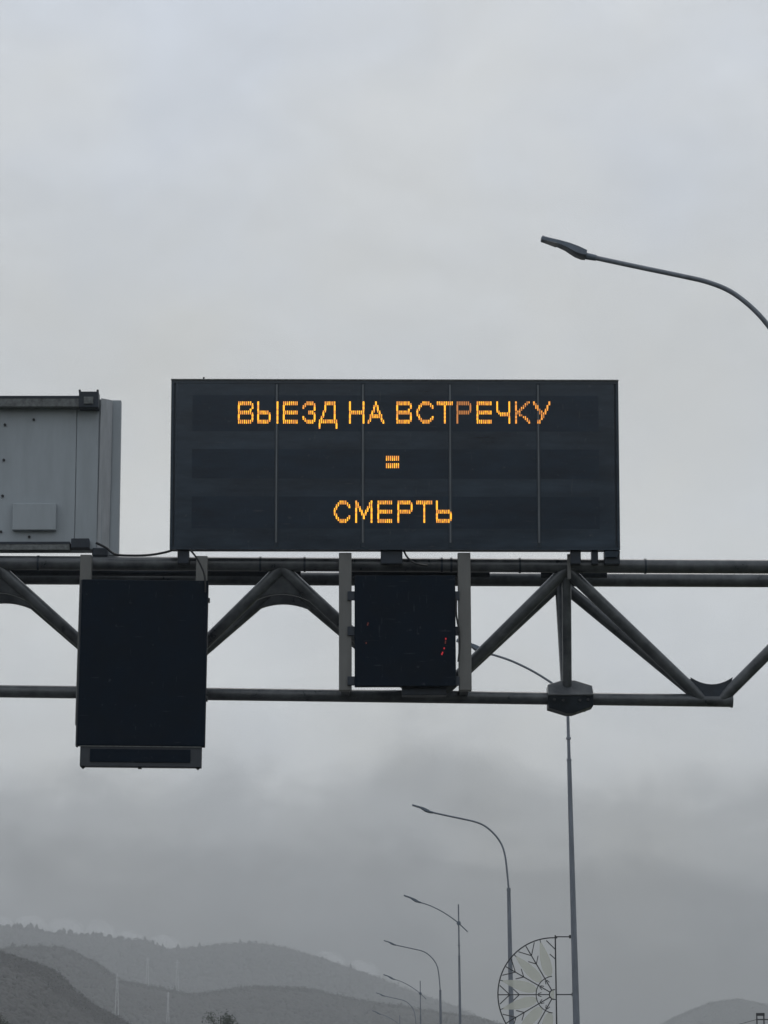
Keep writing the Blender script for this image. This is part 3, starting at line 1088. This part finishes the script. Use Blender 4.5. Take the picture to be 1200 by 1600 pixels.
tr_ = .85 * s
MB().tube([pol(Rr, a) for a in range(86, 275, 4)], tr_ * 1.15, 8).build('outer_arc', M['deco'], deco, smooth=True)
vx = 3 * s
MB().tube([hub + Vector((vx, 0, Rr + 4 * s)), hub + Vector((vx, 0, -Rr - 4 * s))], tr_ * 1.3, 8).build('upright_bar', M['deco'], deco, smooth=True)
for z_, xe_ in ((Rr + 1.5 * s, 29.5), (0.0, 32), (-Rr, 35)):
    MB().tube([hub + Vector((vx, 0, z_)), hub + Vector((xe_ * s, 0, z_))], tr_ * 1.1, 8).build('wall_bracket', M['deco'], deco, smooth=True)
    MB().box((hub.x + (xe_ - 5) * s, hub.y - .05, hub.z + z_ - 2.5 * s), (hub.x + (xe_ - 2.5) * s, hub.y + .05, hub.z + z_ + 2.5 * s)).build('pole_clamp', M['deco'], deco)
MB().tube([pol(7.5 * s, a) for a in range(80, 285, 12)], tr_, 8).build('hub_ring', M['deco'], deco, smooth=True)
MB().prism([(hub.x + 6.5 * s * math.cos(R(a)), hub.z + 6.5 * s * math.sin(R(a))) for a in range(90, 271, 15)], DS - .004, DS + .004).build('hub_disc', M['petal'], deco)
MB().tube([pol(28 * s, a) for a in range(96, 270, 6)], tr_ * .85, 8).build('inner_arc', M['deco'], deco, smooth=True)
for a in (120, 150, 180, 210, 240):
    sp = MB().tube([pol(7 * s, a), pol((Rr if a == 180 else Rr * .985), a)], tr_, 8)
    so = sp.build('spoke', M['deco'], deco, smooth=True)
    for rr0, ln in ((.62, 13), (.79, 21)):
        for sg in (-1, 1):
            p_ = pol(Rr * rr0, a)
            MB().tube([p_, p_ + Vector((math.cos(R(a + sg * 43)), 0, math.sin(R(a + sg * 43)))) * ln * s], tr_ * .9, 6).build('twig', M['deco'], so)
    for sg in (-1, 1):
        p_ = pol(20 * s, a + sg * 9)
        MB().tube([p_, pol(25 * s, a + sg * 3)], tr_ * .8, 6).build('twig', M['deco'], so)
for zz_, dz in ((.79, 1), (.62, 1), (-.62, -1), (-.79, -1)):
    p_ = hub + Vector((vx, 0, Rr * zz_))
    MB().tube([p_, p_ + Vector((-14 * s if abs(zz_) > .7 else -9 * s, 0, dz * (14 if abs(zz_) > .7 else 8) * s))], tr_ * .9, 6).build('twig', M['deco'], deco)
for a in (104, 135, 165, 195, 225, 256):
    v = []
    n_ = 12
    for side in (1, -1):
        for j in range(n_ + 1):
            u = j / n_ if side == 1 else 1 - j / n_
            r_ = 28 * s + (Rr - 30 * s) * u
            w_ = 8.0 * s * (math.sin(math.pi * min(1, u ** .70 * .93 + .07))) ** .85 * side
            d = Vector((math.cos(R(a)), 0, math.sin(R(a))))
            nrm_ = Vector((-d.z, 0, d.x))
            v.append(hub + d * r_ + nrm_ * w_)
    pm = MB()
    pm.prism([(q.x, q.z) for q in v], DS + .006, DS + .012)
    po = pm.build('petal', M['petal'], deco)
    p_ = pol(Rr - 1 * s, a)
    MB().tube([p_, pol(Rr - 5 * s, a)], tr_ * .8, 6).build('petal_tip', M['deco'], po)


# ------------------------------------------------------------------ far pylons and poles
def pylon(px, ptop, pbot, Y, label):
    a, b = P(px, ptop, Y), P(px, pbot, Y)
    h = a.z - b.z
    root = thing('pylon', label, 'pylon', b, 'pale pylons on the hillsides')
    w = h * .055
    for sx, sy in ((-1, -1), (1, -1), (1, 1), (-1, 1)):
        MB().tube([(b.x + sx * w, Y + sy * w, b.z - 8), (b.x + sx * w * .25, Y + sy * w * .25, a.z)], .2, 5).build('leg', M['pylon'], root)
    br = MB()
    nb = 8
    for k in range(nb):
        z0_, z1_ = b.z + h * k / nb, b.z + h * (k + 1) / nb
        w0_, w1_ = w * (1 - .75 * k / nb), w * (1 - .75 * (k + 1) / nb)
        sg = 1 if k % 2 else -1
        br.tube([(b.x - sg * w0_, Y - w0_, z0_), (b.x + sg * w1_, Y - w1_, z1_)], .16, 4)
    br.build('bracing', M['pylon'], root)
    for f_ in (.80, .92):
        MB().tube([(b.x - h * .09, Y, b.z + h * f_), (b.x + h * .09, Y, b.z + h * f_)], .2, 5).build('crossarm', M['pylon'], root)


pylon(182.5, 1521, 1573, 2350, 'faint pale pylon standing farthest left on the misty hillside')
pylon(230, 1496, 1546, 4100, 'faint pale pylon higher on the misty far slope, second from left')
pylon(276.5, 1500, 1550, 4050, 'faint pale pylon on the misty far slope, farthest right')
pylon(262.5, 1550, 1582, 2400, 'faint pale pylon low on the middle hill, third from left')

YU = 210.0
uq = thing('utility_pole', 'dark H-shaped utility pole top at the lower right corner', 'utility pole', P(1187, 1600, YU) * 1)
uq.location.z = 0
bpy.context.view_layer.update()
su = mpp(YU)
pl, pr, zt = P(1182.5, 1590, YU).x, P(1193.5, 1590, YU).x, P(1188, 1584, YU).z
for x in (pl, pr):
    MB().tube([(x, YU, 0), (x, YU, zt)], [.085, .05], 10).build('post', M['deco'], uq, smooth=True)
MB().box((pl - .05, YU - .06, zt - .15), (pr + .06, YU + .06, zt + .06)).build('top_beam', M['deco'], uq, bevel=.02)
zc_ = P(1188, 1593, YU).z
MB().box((pl - .06, YU - .04, zc_ - .045), (pr + 1.6, YU + .04, zc_ + .045)).build('crossarm', M['deco'], uq, bevel=.01)
cable('thin wire running left from the utility pole top', [(pl, YU, zc_), (pl - 3, YU + 6, zc_ - .7), (pl - 7, YU + 14, zc_ - 1.2), (pl - 14, YU + 30, zc_ - 1.6)], .018)


# ------------------------------------------------------------------ two nearer trees rising from the bottom edge
def tree(px, ptop, Y, crown_w, label, seed, nleaf=5200):
    rnd = random.Random(seed)
    top = P(px, ptop, Y)
    H = top.z
    root = thing('tree', label, 'tree', (top.x, Y, 0))
    tk = MB()
    tk.tube([(top.x, Y, 0), (top.x + .1, Y, H * .35), (top.x - .1, Y, H * .7), (top.x, Y, H * .93)], [.24, .18, .10, .03], 10)
    ends = []
    for k in range(26):
        z0_ = H * rnd.uniform(.3, .85)
        a = rnd.uniform(0, 2 * math.pi)
        ln = crown_w * .55 * rnd.uniform(.5, 1.0) * (1.15 - z0_ / H * .75)
        p0_ = Vector((top.x, Y, z0_))
        p1_ = p0_ + Vector((math.cos(a) * ln * .5, math.sin(a) * ln * .5, ln * .35))
        p2_ = p0_ + Vector((math.cos(a) * ln, math.sin(a) * ln, ln * .85))
        tk.tube([p0_, p1_, p2_], [.06, .04, .012], 6)
        ends += [p1_, p2_, p1_.lerp(p2_, .5)]
        for q in range(4):
            b_ = p1_.lerp(p2_, rnd.random())
            d_ = Vector((rnd.uniform(-1, 1), rnd.uniform(-1, 1), rnd.uniform(.1, 1.2))) * ln * .35
            tk.tube([b_, b_ + d_], [.018, .006], 4)
            ends.append(b_ + d_)
    tk.build('trunk', M['bark'], root, smooth=True)
    cr = MB()
    for k in range(nleaf):
        e = rnd.choice(ends)
        c = e + Vector((rnd.gauss(0, .28), rnd.gauss(0, .28), rnd.gauss(0, .26)))
        if c.z > H:
            c.z = H - rnd.uniform(0, .5)
        u = Vector((rnd.gauss(0, 1), rnd.gauss(0, 1), rnd.gauss(0, 1))).normalized()
        w = u.orthogonal().normalized()
        sz = rnd.uniform(.06, .13)
        cr.add([c - u * sz, c + w * sz * .45, c + u * sz, c - w * sz * .45], [(0, 1, 2, 3)])
    cr.build('crown', M['leaf'], root)


tree(345, 1573, 300, 6.0, 'dark bushy treetop low in front of the hills, left of the lamps', 3)
tree(2, 1566, 330, 5.0, 'dark treetop in the lower left corner', 8)
